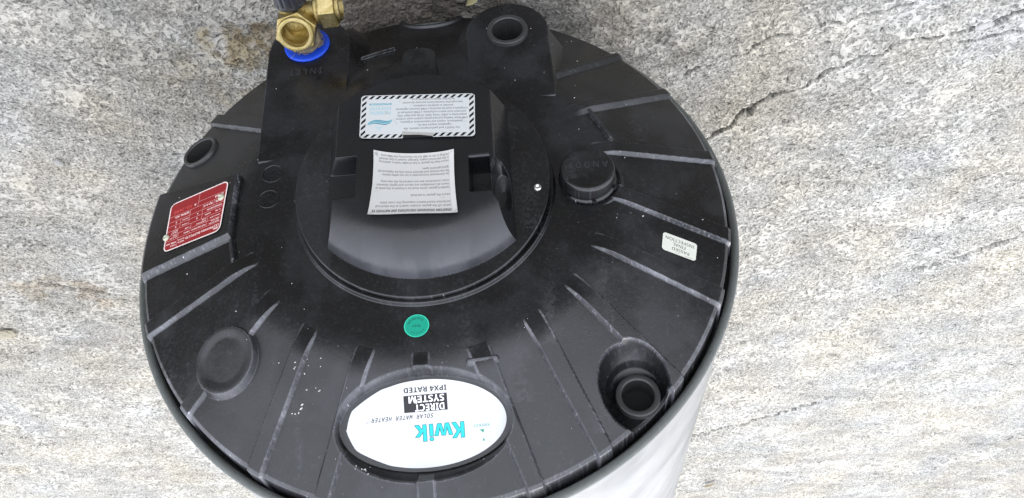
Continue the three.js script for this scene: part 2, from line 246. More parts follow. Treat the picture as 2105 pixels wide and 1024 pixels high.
function zf(x, y) {
  const r = Math.hypot(x, y); FID = 'end_cap'; FN = 0; WEAR_GLINT = 0;
  let z = smin(ZD, cone(r), 0.022), z0 = z, re = 0.957;
  if (r < 0.47) { z = r < 0.386 ? 0.165 : z + 0.012 * sstep(r, 0.386, 0.389) * sstep(r, 0.412, 0.404); if (r < 0.389 && r >= 0.386) z = mix(0.165, z, (r - 0.386) / 0.003); return z; }
  for (let i = 0; i < RIBS.length; i++) {
    const q = RIBS[i]; if (x * q.cx + y * q.cy < 0.3) continue;
    const d = Math.min(x * q.l[0] + y * q.l[1] + q.l[2], x * q.k[0] + y * q.k[1] + q.k[2], (r - 0.5) * 0.5);
    if (d > 0) { const e0 = sstep(r, q.rs - 0.05, q.rs + 0.02), top = mix(z0, smin(cone(r) + 0.016, ZD - 0.002, 0.014), e0), t = clamp(d / RIBW[i][1]), zz = z0 + t * (top - z0); if (zz > z + 0.0004) { z = zz; FID = 'rib'; FN = i + 1; WEAR_GLINT = d < 0.013 ? RIBW[i][0] * e0 * sstep(d, 0.000, 0.0025) * sstep(d, RIBW[i][1] + 0.0015, RIBW[i][1] - 0.0005) : 0; re = mix(0.957, 0.964, t); } }
  }
  // pedestal of the nameplate
  if (x > 0.58) {
    const d0 = x * PED[0][0] + y * PED[0][1] + PED[0][2], d1 = x * PED[1][0] + y * PED[1][1] + PED[1][2], d2 = x - 0.612;
    if (d0 > -0.02 && d1 > -0.02 && d2 > -0.02) {
      const pl = Math.min(ZD - (x - RT) * SL + 0.022, 0.2185), zz = Math.min(pl, z0 + Math.min(d0 * 1.7, d1 * 2.6, d2 * 3));
      if (zz > z) { z = zz; FID = 'nameplate_pedestal'; { const m = Math.min(d0, d1 * 1.5, d2 * 1.7); WEAR_GLINT = 0.7 * sstep(m, 0.0, 0.006) * sstep(m, 0.019, 0.012); } re = 0.962; }
    }
  }
  for (const b of BARS) {
    const t = clamp(((x - b[0]) * (b[2] - b[0]) + (y - b[1]) * (b[3] - b[1])) / ((b[2] - b[0]) ** 2 + (b[3] - b[1]) ** 2)), d = Math.hypot(x - b[0] - t * (b[2] - b[0]), y - b[1] - t * (b[3] - b[1]));
    if (d < 0.011) { const zz = z0 + 0.014 * sstep(d, 0.011, 0.003); if (zz > z + 0.001) { z = zz; WEAR_GLINT = y < 0 ? 0.04 : 0.25; FID = 'moulded_bar'; FN = BARS.indexOf(b) + 1; } }
  }
  { // seat of the anode cap
    const d = Math.hypot(x - ANO[0], y - ANO[1]); if (d < 0.16) { const zz = 0.207 - Math.max(0, d - 0.106) * 2.4; if (zz > z) { z = zz; FID = 'end_cap'; FN = 0; } if (d < 0.098) { z = Math.min(z, 0.196); } }
  }
  { // blank round boss
    const dx = x - PUCK[0], dy = y - PUCK[1], d = Math.hypot(dx, dy);
    if (d < 0.14) {
      const t = x * pcx + y * pcy, top = ZD - (t - RT) * SL + 0.023 - 0.0035 * sstep(d, 0.090, 0.060) , zz = d < PUCK[2] - 0.010 ? top : top - (d - PUCK[2] + 0.010) * 2.6;
      if (zz > z) { z = zz; FID = 'blank_boss'; WEAR_GLINT = 0.2 * sstep(d, PUCK[2] - 0.016, PUCK[2] - 0.010) * sstep(d, PUCK[2] + 0.006, PUCK[2] - 0.004); }
    }
  }
  // inlet and outlet bosses: the flat disc carried out to the rim
  for (const [bn, d] of [['inlet_boss', boss(x, y, 0.2765, 0.5555 + (y + 0.45) * -0.02, 0.4165, -0.70, 0.14, -0.19)], ['outlet_boss', boss(x, y, -0.440, -0.158, -0.299, -0.675, 0.142, -0.36)]]) {
    if (d < 0.12) { const zz = 0.2102 - (d < 0.006 ? d * d * 60 : (d - 0.003) * ((bn === 'outlet_boss' && x < -0.42 && y > -0.68) ? 2.0 : (bn === 'outlet_boss' ? x > -0.17 : x < 0.29) ? 1.3 : 4.5)); if (zz > z) { z = zz; FID = bn; re = 0.985; WEAR_GLINT = 0.10 * sstep(z - z0, 0.03, 0.06) * sstep(d, 0.0, 0.003) * sstep(d, 0.009, 0.004); } }
  }
  // hollows
  { // oval label recess
    const eo = Math.hypot((x - 0.0205) / 0.2475, (y - 0.742) / 0.1455);
    if (eo < 1) {
      const ei = Math.hypot((x - 0.0165) / 0.2335, (y - 0.7315) / 0.1165), t = ei <= 1.04 ? 0 : (ei - 1.04) / ((ei - 1.04) + (1 - eo) * 1.0);
      const fl = smin(ZD, cone(Math.hypot(x * 0.35, y)), 0.01) - 0.030, zz = fl + (z - fl) * t;
      if (zz < z - 0.0002) { z = zz; FID = 'label_recess'; FN = 0; WEAR_GLINT = 0.3 * sstep(eo, 0.95, 0.985); } } else if (eo < 1.02) { WEAR_GLINT = Math.max(WEAR_GLINT, 0.3);
    }
  }
  { // port well
    const d = Math.hypot(x - PORT[0], y - PORT[1]), q = Math.hypot(x + 0.583, (y - 0.664) * (y > 0.664 ? 0.72 : 0.92)); if (d < 0.2) { const zz = d < 0.054 ? -0.14 : 0.018 + 0.10 * Math.pow(q / 0.114, 4) - 0.014 * sstep(q, 0.090, 0.078); if (zz < z) { WEAR_GLINT = 0.9 * sstep(zz, z - 0.018, z - 0.004); z = Math.min(z, smin(z, zz, 0.003)); FID = 'port_well'; FN = 0; } }
  }
  { const d = Math.hypot((x - SIDE[0]), (y - SIDE[1])); if (d < 0.062) { z -= 0.12; FID = 'end_cap'; FN = 0; } }
  { const d = Math.hypot(x - OUT[0], y - OUT[1]); if (d < 0.058) { z = 0.02; } }
  { // scallop in the bottom edge
    const e = Math.hypot((x + 0.004) / 0.108, (y + 0.965) / 0.088); if (e < 1.25) { if (e < 1) z = Math.min(z, -0.15 + Math.max(0, e - 0.9) * 0.6); else z += 0.012 * sstep(e, 1.22, 1.08); }
  }
  if (r > re - 0.009 && r < re + 0.001) WEAR_GLINT = Math.max(WEAR_GLINT, 0.45);
  if (r > re - 0.010) z -= Math.min(r - re + 0.010, 0.010) * 0.55;
  if (r > re) z -= (r - re) * 16;
  return z;
}
// settled dust, with sky sheen painted in, where the plastic faces the sky
const dustSheen = (x, y, nx, ny) => 3.2 * Math.pow(Math.max(0, ny), 1.4) * (0.4 + 1.2 * fbm(x * 7 + 40, y * 7 + 40, 1 << 20, 17, 4));
const heater = new THREE.Group(); heater.name = 'water_heater'; scene.add(heater);
tag(heater, 'water heater tank with black ribbed plastic end cap lying on the rock', 'water heater');
{
  const rows = []; for (let r = 0.30; r < 0.385; r += 0.03) rows.push(r);
  for (let r = 0.384; r < 0.415; r += 0.0015) rows.push(r);
  for (let r = 0.415; r < 0.53; r += 0.004) rows.push(r);
  for (let r = 0.53; r < 0.9525; r += 0.00225) rows.push(r);
  for (let r = 0.9525; r < 0.972; r += 0.0012) rows.push(r);
  const NP = 2500, nr = rows.length, n = nr * NP, pos = new Float32Array(n * 3), nor = new Float32Array(n * 3), uv = new Float32Array(n * 2), wearSheen = new Float32Array(n), fid = new Array(n);
  const e = 0.0009;
  for (let j = 0; j < nr; j++) for (let i = 0; i < NP; i++) {
    const a = i / NP * 2 * Math.PI, x = rows[j] * Math.cos(a), y = rows[j] * Math.sin(a), k = j * NP + i;
    const hx = zf(x + e, y) - zf(x - e, y), hy = zf(x, y + e) - zf(x, y - e), z = zf(x, y), l = Math.hypot(hx / (2 * e), hy / (2 * e), 1);
    wearSheen[k] = 1 + 14 * WEAR_GLINT * (0.55 + 0.45 * sstep(fbm(x * 26 + 60, y * 26 + 60, 1 << 20, 7, 3) * 0.6 + 0.4 * vn(x * 330 + 900, y * 330 + 900, 1 << 20, 8), 0.25, 0.55)) + dustSheen(x, y, -hx / (2 * e) / l, -hy / (2 * e) / l);  // edge glint and sky sheen painted in with the worn edges and dust
    fid[k] = FN ? FID + '#' + FN : FID;
    pos[k * 3] = x * U; pos[k * 3 + 1] = (y + 1) * U; pos[k * 3 + 2] = Math.max(z, -0.16) * U;
    nor[k * 3] = -hx / (2 * e) / l; nor[k * 3 + 1] = -hy / (2 * e) / l; nor[k * 3 + 2] = 1 / l;
    uv[k * 2] = (x + 1) / 2; uv[k * 2 + 1] = (y + 1) / 2;
  }
  const parts = new Map();
  const face = (a, b, c) => { const f = fid[a] === fid[b] || fid[a] === fid[c] ? fid[a] : fid[b]; if (!parts.has(f)) parts.set(f, []); parts.get(f).push(a, b, c); };
  for (let j = 1; j < nr; j++) for (let i = 0; i < NP; i++) { const a = (j - 1) * NP + i, b = (j - 1) * NP + (i + 1) % NP, c = j * NP + i, d = j * NP + (i + 1) % NP; face(a, c, b); face(b, c, d); }
  // each connected piece is a part of its own; crumbs go back to the cap
  const main = parts.get('end_cap'), pieces = [];
  for (const [f, ix] of parts) {
    if (f === 'end_cap') continue;
    const root = new Map(), find = (v) => { while (root.get(v) !== v) { root.set(v, root.get(root.get(v))); v = root.get(v); } return v; };
    for (const v of ix) root.set(v, v);
    for (let q = 0; q < ix.length; q += 3) { const a = find(ix[q]); root.set(find(ix[q + 1]), a); root.set(find(ix[q + 2]), a); }
    const by = new Map(); for (let q = 0; q < ix.length; q += 3) { const r = find(ix[q]); if (!by.has(r)) by.set(r, []); by.get(r).push(ix[q], ix[q + 1], ix[q + 2]); }
    for (const list of by.values()) { if (list.length < 900) { for (const v of list) main.push(v); } else pieces.push([f, list]); }
  }
  pieces.unshift(['end_cap', main]);
  for (const [f, ix] of pieces) {
    const remap = new Map(), P = [], Nn = [], T = [], K = [], I = new Uint32Array(ix.length);
    ix.forEach((v, q) => { let m = remap.get(v); if (m === undefined) { m = remap.size; remap.set(v, m); P.push(pos[v * 3], pos[v * 3 + 1], pos[v * 3 + 2]); Nn.push(nor[v * 3], nor[v * 3 + 1], nor[v * 3 + 2]); T.push(uv[v * 2], uv[v * 2 + 1]); K.push(wearSheen[v], wearSheen[v], wearSheen[v] * 1.04); } I[q] = m; });
    const g = new THREE.BufferGeometry(); g.setAttribute('position', new THREE.Float32BufferAttribute(P, 3)); g.setAttribute('normal', new THREE.Float32BufferAttribute(Nn, 3)); g.setAttribute('uv', new THREE.Float32BufferAttribute(T, 2)); g.setAttribute('color', new THREE.Float32BufferAttribute(K, 3)); g.setIndex(new THREE.BufferAttribute(I, 1));
    mesh(f.split('#')[0], g, plastic, heater);
  }
}

// ---------------------------------------------------------------- steel jacket and its rolled rim
{
  const sm = tex(1024, 1024, (d) => { for (let j = 0; j < 1024; j++) for (let i = 0; i < 1024; i++) { const s = fbm(i / 64, j / 32, 16, 3, 5), b = fbm(i / 128, j / 128, 8, 13, 4), l = 0.27 + 0.12 * (s - 0.5) + 0.22 * (b - 0.5), k = (j * 1024 + i) * 4; d[k] = toS(l * 1.03); d[k + 1] = toS(l); d[k + 2] = toS(l * 0.95); d[k + 3] = 255; } }, 4, true);
  const sr = tex(512, 512, (d) => { for (let k = 0; k < 512 * 512; k++) { const i = k % 512, j = k >> 9, s = fbm(i / 24, j / 24, 22, 23, 4); d[k * 4 + 1] = 255 * (0.40 + 0.2 * s); d[k * 4 + 2] = 200; d[k * 4 + 3] = 255; } }, 4);
  sm.repeat.set(3, 2); sr.repeat.set(6, 4);
  const jacket = new THREE.MeshStandardMaterial({ map: sm, roughnessMap: sr, roughness: 1, metalness: 0.55 });
  const pts = [[0.992, -0.035]]; for (let i = 1; i <= 60; i++) pts.push([0.992, -0.035 - i * 0.0755]); pts.push([0.97, -4.6], [0.90, -4.66], [0.6, -4.72], [0.001, -4.74]);
  mesh('steel_jacket', fin(latheZ(pts, 160)), jacket, heater);
  const rp = [[0.900, -0.09], [0.972, -0.080]]; for (let i = 0; i <= 14; i++) { const a = Math.PI - i / 14 * Math.PI * 1.15; rp.push([0.9865 + 0.0135 * Math.cos(a), -0.008 + 0.0135 * Math.sin(a)]); } rp.push([0.993, -0.045]);
  const rimMat = new THREE.MeshStandardMaterial({ color: new THREE.Color(0.16, 0.168, 0.158), metalness: 0.5, roughness: 0.42, bumpMap: plasticBump, bumpScale: 0.0006 });
  mesh('rolled_rim', fin(latheZ(rp, 260)), rimMat, heater);
}

// ---------------------------------------------------------------- ports
function threaded(ri, ro, top, depth, turns) { // lathe profile of a threaded ring: outer wall, lip, thread, blind end
  const p = [[ro + 0.004, 0], [ro + 0.002, top - 0.004], [ro, top], [ri + 0.006, top], [ri + 0.002, top - 0.003]];
  for (let i = 0; i < turns; i++) { const z = top - 0.006 - i * (depth / turns); p.push([ri, z], [ri + 0.005, z - depth / turns * 0.5]); }
  p.push([ri - 0.002, top - depth - 0.01]); return p;
}
{
  const g1 = latheZ(threaded(0.046, 0.063, 0.030, 0.08, 7), 72, PORT[0], PORT[1], 0.0); mesh('threaded_port', fin(g1), threadMat, heater);
  mesh('port_bore', fin(latheZ([[0.05, -0.06], [0.0001, -0.062]], 40, PORT[0], PORT[1], 0)), boreMat, heater);
  const g2 = latheZ(threaded(0.054, 0.071, 0.016, 0.11, 8), 80, OUT[0], OUT[1], 0.2105); mesh('threaded_port', fin(g2), threadMat, heater);
  mesh('port_bore', fin(latheZ([[0.062, 0.11], [0.0001, 0.108]], 40, OUT[0], OUT[1], 0)), boreMat, heater);
  // the side port stands square to the sloping face
  const g3 = latheZ(threaded(0.054, 0.066, 0.012, 0.075, 6), 72), a = Math.atan2(SIDE[1], SIDE[0]), q = new THREE.Quaternion().setFromUnitVectors(new THREE.Vector3(0, 0, 1), new THREE.Vector3(Math.cos(a) * 0.37, Math.sin(a) * 0.37, 0.93).normalize());
  const zs = cone(Math.hypot(...SIDE)); g3.applyQuaternion(q); g3.translate(SIDE[0], SIDE[1], zs); mesh('threaded_port', fin(g3), threadMat, heater);
  const g4 = latheZ([[0.06, -0.062], [0.0001, -0.064]], 40); g4.applyQuaternion(q); g4.translate(SIDE[0], SIDE[1], zs); mesh('port_bore', fin(g4), boreMat, heater);
  const blue = new THREE.MeshPhysicalMaterial({ color: new THREE.Color(0.012, 0.07, 0.62), roughness: 0.35 });
  const g5 = latheZ([[0.082, 0.0], [0.082, 0.005], [0.080, 0.008], [0.074, 0.009], [0.066, 0.007], [0.045, 0.006], [0.04, 0.0]], 80, INL[0], INL[1], 0.2125);
  const b = mesh('inlet_collar', fin(g5), blue, heater); b.userData.label = 'bright blue plastic collar';
}
// anode screw cap
const font = await new FontLoader().loadAsync('fonts/droid/droid_sans_bold.typeface.json');
function text3(s, size, depth, x, y, z, spread = 1, rot = 0) {
  const gs = []; let cx = 0;
  for (const ch of s) { if (ch !== ' ') { const g = new TextGeometry(ch, { font, size, depth, curveSegments: 3 }); g.computeBoundingBox(); const w = g.boundingBox.max.x; g.translate(cx, 0, 0); gs.push(g); cx += w + size * 0.18 * spread; } else cx += size * 0.5; }
  const g = mergeGeometries(gs); g.translate(-cx / 2, -size / 2, 0); g.rotateZ(rot); g.translate(x, y, z); return g;
}
{
  const pts = [[0.091, -0.035], [0.091, 0.004], [0.0895, 0.008], [0.086, 0.010], [0.0845, 0.012], [0.0845, 0.018], [0.086, 0.020], [0.0855, 0.052], [0.083, 0.060], [0.078, 0.064], [0.07, 0.065], [0.0001, 0.064]];
  const g = latheZ(pts, 120, ANO[0], ANO[1], 0.205); capUV(g);
  const cap = mesh('anode_cap', fin(g), plasticCover, heater);
  mesh('raised_lettering', fin(capUV(text3('ANODE', 0.022, 0.003, ANO[0] - 0.001, ANO[1] - 0.012, 0.268, 1.6, -0.06))), letterGlintPlastic, cap);
  for (const a of [-2.6, -1.5, -0.3, 0.75, 1.7, 2.7]) { const t = new THREE.BoxGeometry(0.012, 0.006, 0.02); t.rotateZ(a + Math.PI / 2); t.translate(ANO[0] + 0.0925 * Math.cos(a), ANO[1] + 0.0925 * Math.sin(a), 0.212); mesh('lug', fin(capUV(t)), plasticCover, cap); }
}
mesh('raised_lettering', fin(capUV(text3('INLET', 0.026, 0.003, 0.425, -0.575, 0.2101, 1.4, 0))), letterGlintPlastic, heater);
// moulding date clocks
for (const [cx, cy] of [[0.503, -0.030], [0.500, -0.132]]) {
  const gs = [latheZ([[0.036, 0], [0.036, 0.0015], [0.034, 0.0022], [0.032, 0.0015], [0.031, 0]], 48, cx, cy, 0.209)];
  for (let k = 0; k < 12; k++) { const b = new THREE.BoxGeometry(0.007, 0.0022, 0.004); b.translate(0.024, 0, 0.211); b.rotateZ(k / 12 * 6.283); b.translate(cx, cy, 0); gs.push(b.toNonIndexed()); }
  for (const s of [0.6, -0.25]) { const b = new THREE.BoxGeometry(0.026, 0.0035, 0.005); b.translate(0, s * 0.01, 0.211); b.rotateZ(0.7); b.translate(cx, cy, 0); gs.push(b.toNonIndexed()); }
  mesh('date_stamp', fin(capUV(mergeGeometries(gs.map((g) => g.index ? g.toNonIndexed() : g)))), plasticCover, heater);
}

// ---------------------------------------------------------------- element cover
const ZT = 0.370, zp = (y) => 0.272 - 0.085 * y, ZP = 0.292;            // the cover is not quite square on its seat
const XD = -0.011, YD = -0.072, RD = 0.411;
function zbox(x, y) {
  const P = zp(y), r = Math.hypot(x - 0.004, y), s = x > 0 ? 0.289 - x : x + 0.279, dr = x > 0 ? 0.042 : 0.048;
  let z = P + clamp(s / dr, -0.2, 1) * (ZT - P);
  const t = clamp((RD - Math.hypot(x - XD, y - YD)) / 0.185, -0.02, 1), dome = P - 0.004 + (ZT - P + 0.004) * Math.pow(Math.max(0, 1 - Math.pow(1 - Math.max(t, 0), 2.7)), 0.56);
  if (y > 0) z = Math.min(z, t < 0 ? P - 0.012 : dome); else z = Math.min(z, P + (0.3715 - r) / 0.02 * (ZT - P));
  z = smin(z, ZT + 0.002, 0.014);
  const nx = x + 0.1875, ny = y - 0.064, inR = Math.max(Math.abs(nx) - 0.0295, Math.abs(ny) - 0.0665);       // right latch slot
  if (inR < 0.003) z = Math.min(z, mix(P - 0.015, z, clamp(inR / 0.003 + 0.3)));
  const sc = Math.hypot((x + 0.252) / 0.036, (y - 0.088) / 0.085); if (sc < 1 && x < -0.219) z = Math.min(z, P - 0.004 + 0.02 * sc + Math.max(0, sc - 0.8) * 0.2);
  const inL = Math.max(0.186 - x, Math.abs(y - 0.036) - 0.072); if (inL < 0.003) z = Math.min(z, mix(P + 0.012, z, clamp(inL / 0.003)));                // left slot, open to the side
  return Math.max(z, P - 0.015);
}
const cover = mesh('element_cover', new THREE.BufferGeometry(), plasticCover, heater);
{
  const fl = latheZ([[0.372, 0.110], [0.379, 0.232], [0.386, 0.236], [0.3885, 0.242], [0.386, 0.247], [0.386, 0.252], [0.3955, 0.256], [0.397, 0.262], [0.3965, 0.268], [0.393, 0.272], [0.0001, 0.272]], 240);
  { const p = fl.attributes.position; for (let i = 0; i < p.count; i++) if (p.getZ(i) > 0.2) p.setZ(i, p.getZ(i) - 0.085 * p.getY(i)); fl.computeVertexNormals(); }
  const sh = new THREE.Shape(); sh.moveTo(0.055, -0.37); sh.lineTo(-0.05, -0.37); sh.lineTo(-0.05, -0.490); sh.quadraticCurveTo(-0.046, -0.518, -0.024, -0.525); sh.quadraticCurveTo(0.002, -0.530, 0.028, -0.527); sh.quadraticCurveTo(0.053, -0.520, 0.055, -0.490); sh.closePath();
  const tab = new THREE.ExtrudeGeometry(sh, { depth: 0.09, bevelEnabled: true, bevelSize: 0.004, bevelThickness: 0.004, bevelSegments: 2, curveSegments: 8 }); tab.translate(0, 0, zp(-0.46) - 0.0915);
  const strip = (g) => { const h = (g.index ? g.toNonIndexed() : g); for (const k of Object.keys(h.attributes)) if (!['position', 'normal', 'uv'].includes(k)) h.deleteAttribute(k); return h; };
  cover.geometry = fin(capUV(mergeGeometries([strip(fl), strip(tab)])));
  const X0 = -0.283, X1 = 0.287, Y0 = -0.378, Y1 = 0.378, nx = 300, ny = 380, P = [], Nn = [], T = [], K = [], I = [], e = 0.001;
  for (let j = 0; j <= ny; j++) for (let i = 0; i <= nx; i++) {
    const x = mix(X0, X1, i / nx), y = mix(Y0, Y1, j / ny), hx = (zbox(x + e, y) - zbox(x - e, y)) / (2 * e), hy = (zbox(x, y + e) - zbox(x, y - e)) / (2 * e), l = Math.hypot(hx, hy, 1);
    P.push(x * U, (y + 1) * U, zbox(x, y) * U); const slot = (x > 0.17 && Math.abs(y - 0.036) < 0.085) || (Math.abs(x + 0.2) < 0.08 && y < 0.19), du = 1 + (slot ? 0 : 8 * Math.pow(Math.max(0, -hy / l), 2.8) * (0.25 + 0.9 * fbm(x * 7 + 40, y * 7 + 40, 1 << 20, 17, 4) + 0.35 * sstep(fbm(x * 22 + 40, y * 15 + 40, 1 << 20, 27, 5), 0.38, 0.66))); K.push(du, du, du * 1.03); Nn.push(-hx / l, -hy / l, 1 / l); T.push((x + 1) / 2, (y + 1) / 2);  // dome highlight painted as paler upward colour along with dust, slots left plain
    if (i && j) { const k = j * (nx + 1) + i, a = k - nx - 2, b = k - nx - 1, c = k - 1; if (Math.hypot(x, y) < 0.385) I.push(a, b, c, b, k, c); }
  }
  const g = new THREE.BufferGeometry(); g.setAttribute('position', new THREE.Float32BufferAttribute(P, 3)); g.setAttribute('normal', new THREE.Float32BufferAttribute(Nn, 3)); g.setAttribute('uv', new THREE.Float32BufferAttribute(T, 2)); g.setAttribute('color', new THREE.Float32BufferAttribute(K, 3)); g.setIndex(I);
  const housing = plasticCover.clone(); housing.map = null; housing.color.setRGB(0.0085, 0.0085, 0.0092); mesh('cover_housing', g, housing, cover);
  const sx = -0.354, sy = 0.066;
  const scr = mesh('screw', fin(latheZ([[0.0125, -0.003], [0.0125, 0.002], [0.010, 0.005], [0.0055, 0.006], [0.0045, 0.002], [0.0001, 0.001]], 24, sx, sy, zp(sy))), steelMat, cover); scr.userData.label = 'bright steel cross head screw';
  const cl = new THREE.BoxGeometry(0.010, 0.040, 0.016); cl.translate(0.398, 0.005, 0.255); mesh('clip', fin(capUV(cl)), plasticCover, cover);
}

// ---------------------------------------------------------------- stickers and plates
function canvasTex(w, h, draw) {
  const c = document.createElement('canvas'); c.width = w; c.height = h; const g = c.getContext('2d'); draw(g, w, h);
  for (let i = 0; i < 90; i++) {                                       // handling marks and grime, heavier towards the edges
    const e = rnd() < 0.6, x = e && rnd() < 0.5 ? (rnd() < 0.5 ? rnd() * 0.05 : 1 - rnd() * 0.05) * w : rnd() * w, y = e ? (rnd() < 0.5 ? rnd() * 0.06 : 1 - rnd() * 0.06) * h : rnd() * h;
    g.fillStyle = 'rgba(' + (rnd() < 0.5 ? '84,70,44,' : '40,40,42,') + (0.03 + 0.07 * rnd()) + ')'; g.beginPath(); g.ellipse(x, y, w * (0.004 + 0.05 * rnd() * rnd()), h * (0.003 + 0.02 * rnd()), rnd() * 3, 0, 6.3); g.fill();
  }
  for (let i = 0; i < 40; i++) { g.fillStyle = 'rgba(30,28,25,' + (0.2 + 0.4 * rnd()) + ')'; const q = w * (0.0008 + 0.0018 * rnd()); g.fillRect(rnd() * w, rnd() * h, q, q); }
  const t = new THREE.CanvasTexture(c); t.colorSpace = THREE.SRGBColorSpace; t.magFilter = THREE.LinearFilter; return t;
}
const paper = (t, rough = 0.55) => new THREE.MeshPhysicalMaterial({ map: t, roughness: rough, side: THREE.DoubleSide });
// a thin sheet stretched between four corners and laid on the surface h; inside(u, v) cuts its outline
function sheet(TL, TR, BL, BR, h, off, n, inside = () => 0, warp = () => [0, 0, 0]) {
  const P = [], T = [], I = [], m = n + 1;
  for (let j = 0; j <= n; j++) for (let i = 0; i <= n; i++) {
    let u = i / n, v = j / n; [u, v] = inside(u, v) || [u, v];
    const w = warp(u, v), x = mix(mix(BL[0], BR[0], u), mix(TL[0], TR[0], u), v) + w[0], y = mix(mix(BL[1], BR[1], u), mix(TL[1], TR[1], u), v) + w[1];
    P.push(x * U, (y + 1) * U, (h(x, y) + off + w[2]) * U); T.push(u, v);
    if (i && j) { const k = j * m + i; I.push(k - m - 1, k - m, k - 1, k - m, k, k - 1); }
  }
  const g = new THREE.BufferGeometry(); g.setAttribute('position', new THREE.Float32BufferAttribute(P, 3)); g.setAttribute('uv', new THREE.Float32BufferAttribute(T, 2)); g.setIndex(I); g.computeVertexNormals(); return g;
}
// pull the outline of the unit square in to round its corners (radius r in u, r * k in v)
const rounded = (r, k) => (u, v) => {
  const ry = r * k, cu = u < r ? r : u > 1 - r ? 1 - r : u, cv = v < ry ? ry : v > 1 - ry ? 1 - ry : v, du = (u - cu) / r, dv = (v - cv) / ry;
  if (!du || !dv) return [u, v]; const m = Math.max(Math.abs(du), Math.abs(dv)), l = Math.hypot(du, dv); return [cu + du * m / l * r, cv + dv * m / l * ry];
};
const lettering = (g, s, x, y, w, size, weight = 'normal', fam = 'sans-serif', align = 'left') => {      // text squeezed to the width it has on the print
  g.save(); g.font = weight + ' ' + size + 'px ' + fam; const m = g.measureText(s).width, k = w ? w / m : 1;
  g.translate(align === 'center' ? x - m * k / 2 : x, y); g.scale(k, 1); g.fillText(s, 0, 0); g.restore();
};
const top = (x, y) => ZT;
{ // hazard striped notice
  const W = 1440, H = 700, t = canvasTex(W, H, (g) => {
    g.fillStyle = '#c6c7c5'; g.fillRect(0, 0, W, H);
    g.fillStyle = '#0c0c0e'; g.save();
    const B = 66, clipR = (x, y, w, h) => { g.save(); g.beginPath(); g.rect(x, y, w, h); g.clip(); for (let s = -H; s < W + H; s += 86) { g.beginPath(); g.moveTo(s, 0); g.lineTo(s + 40, 0); g.lineTo(s + 40 - H * 0.9, H); g.lineTo(s - H * 0.9, H); g.fill(); } g.restore(); };
    clipR(14, 10, W - 28, B - 12); clipR(14, H - B + 2, W - 28, B - 12); clipR(14, B - 4, B - 10, H - 2 * B + 8); clipR(W - B - 4, B - 4, B - 10, H - 2 * B + 8); g.restore();
    // torn strip at the upper edge
    g.fillStyle = '#a5a39c'; g.beginPath(); g.moveTo(520, 0); g.lineTo(905, 0); g.lineTo(905, 108); g.lineTo(510, 66); g.closePath(); g.fill();
    g.fillStyle = '#161517'; g.beginPath(); g.moveTo(522, 0); g.lineTo(895, 0); g.lineTo(895, 52); g.lineTo(700, 46); g.lineTo(525, 16); g.closePath(); g.fill();
    g.fillStyle = '#232327';
    const L = [['For SAFETY and performance reasons, the', 190, 700], ['regulations require that ALL', 290, 430], ['Installations, repairs and replacements of geysers,', 150, 790], ['solar water heating and heat pump systems must conform', 90, 900], ['respectively to SANS 10254, SANS 10106 and SANS 1352,', 100, 880], ['and when such work is completed, a PIRB Certificate of', 110, 860], ['Compliance must be issued by a PIRB Licensed registered', 90, 900], ['plumber to certify its compliance.', 270, 510], ['See respective manufacturers warranty document', 150, 760], ['for further details or visit pirb.co.za', 250, 540]];
    L.forEach(([s, x, w], i) => lettering(g, s, x, 160 + i * 52.5, w, 41));
    // wave emblem and the words under it
    const gx = 1190, gy = 250; g.lineCap = 'round';
    for (const [dy, c, w, a] of [[-34, '#1f6579', 13, 1], [0, '#15566c', 15, 1], [34, '#2a7488', 12, 1], [16, '#6fa6b4', 22, 0.8], [-16, '#8fbac4', 20, 0.8]]) { g.globalAlpha = a; g.strokeStyle = c; g.lineWidth = w; g.beginPath(); g.moveTo(gx - 145, gy + dy * 0.3 + 30); g.bezierCurveTo(gx - 60, gy + dy - 60, gx + 20, gy + dy + 70, gx + 145, gy + dy * 0.3 - 20); g.stroke(); }
    g.globalAlpha = 0.5; g.fillStyle = '#9cc0cc'; g.beginPath(); g.moveTo(gx - 80, gy - 60); g.quadraticCurveTo(gx, gy - 70, gx + 5, gy - 150); g.quadraticCurveTo(gx + 20, gy - 70, gx + 85, gy - 60); g.fill(); g.globalAlpha = 1;
    g.fillStyle = '#7fb0c0'; lettering(g, 'PLUMBING', 1050, 432, 280, 72, 'normal', 'serif'); lettering(g, 'INDUSTRY', 1050, 506, 280, 72, 'normal', 'serif');
    g.fillStyle = '#558c9a'; g.fillRect(1050, 536, 282, 28); g.fillStyle = '#e8f3f4'; lettering(g, 'REGISTRATION BOARD', 1062, 558, 258, 22);
  });
  mesh('hazard_notice', sheet([-0.180, -0.069], [0.176, -0.103], [-0.185, -0.244], [0.176, -0.280], top, 0.0025, 40, rounded(0.035, 2.05), (u, v) => [0, 0, 0.002 * Math.sin(u * 7) * v * v]), paper(t, 0.5), cover).userData.label = 'white notice with black striped border and a torn upper edge';
}
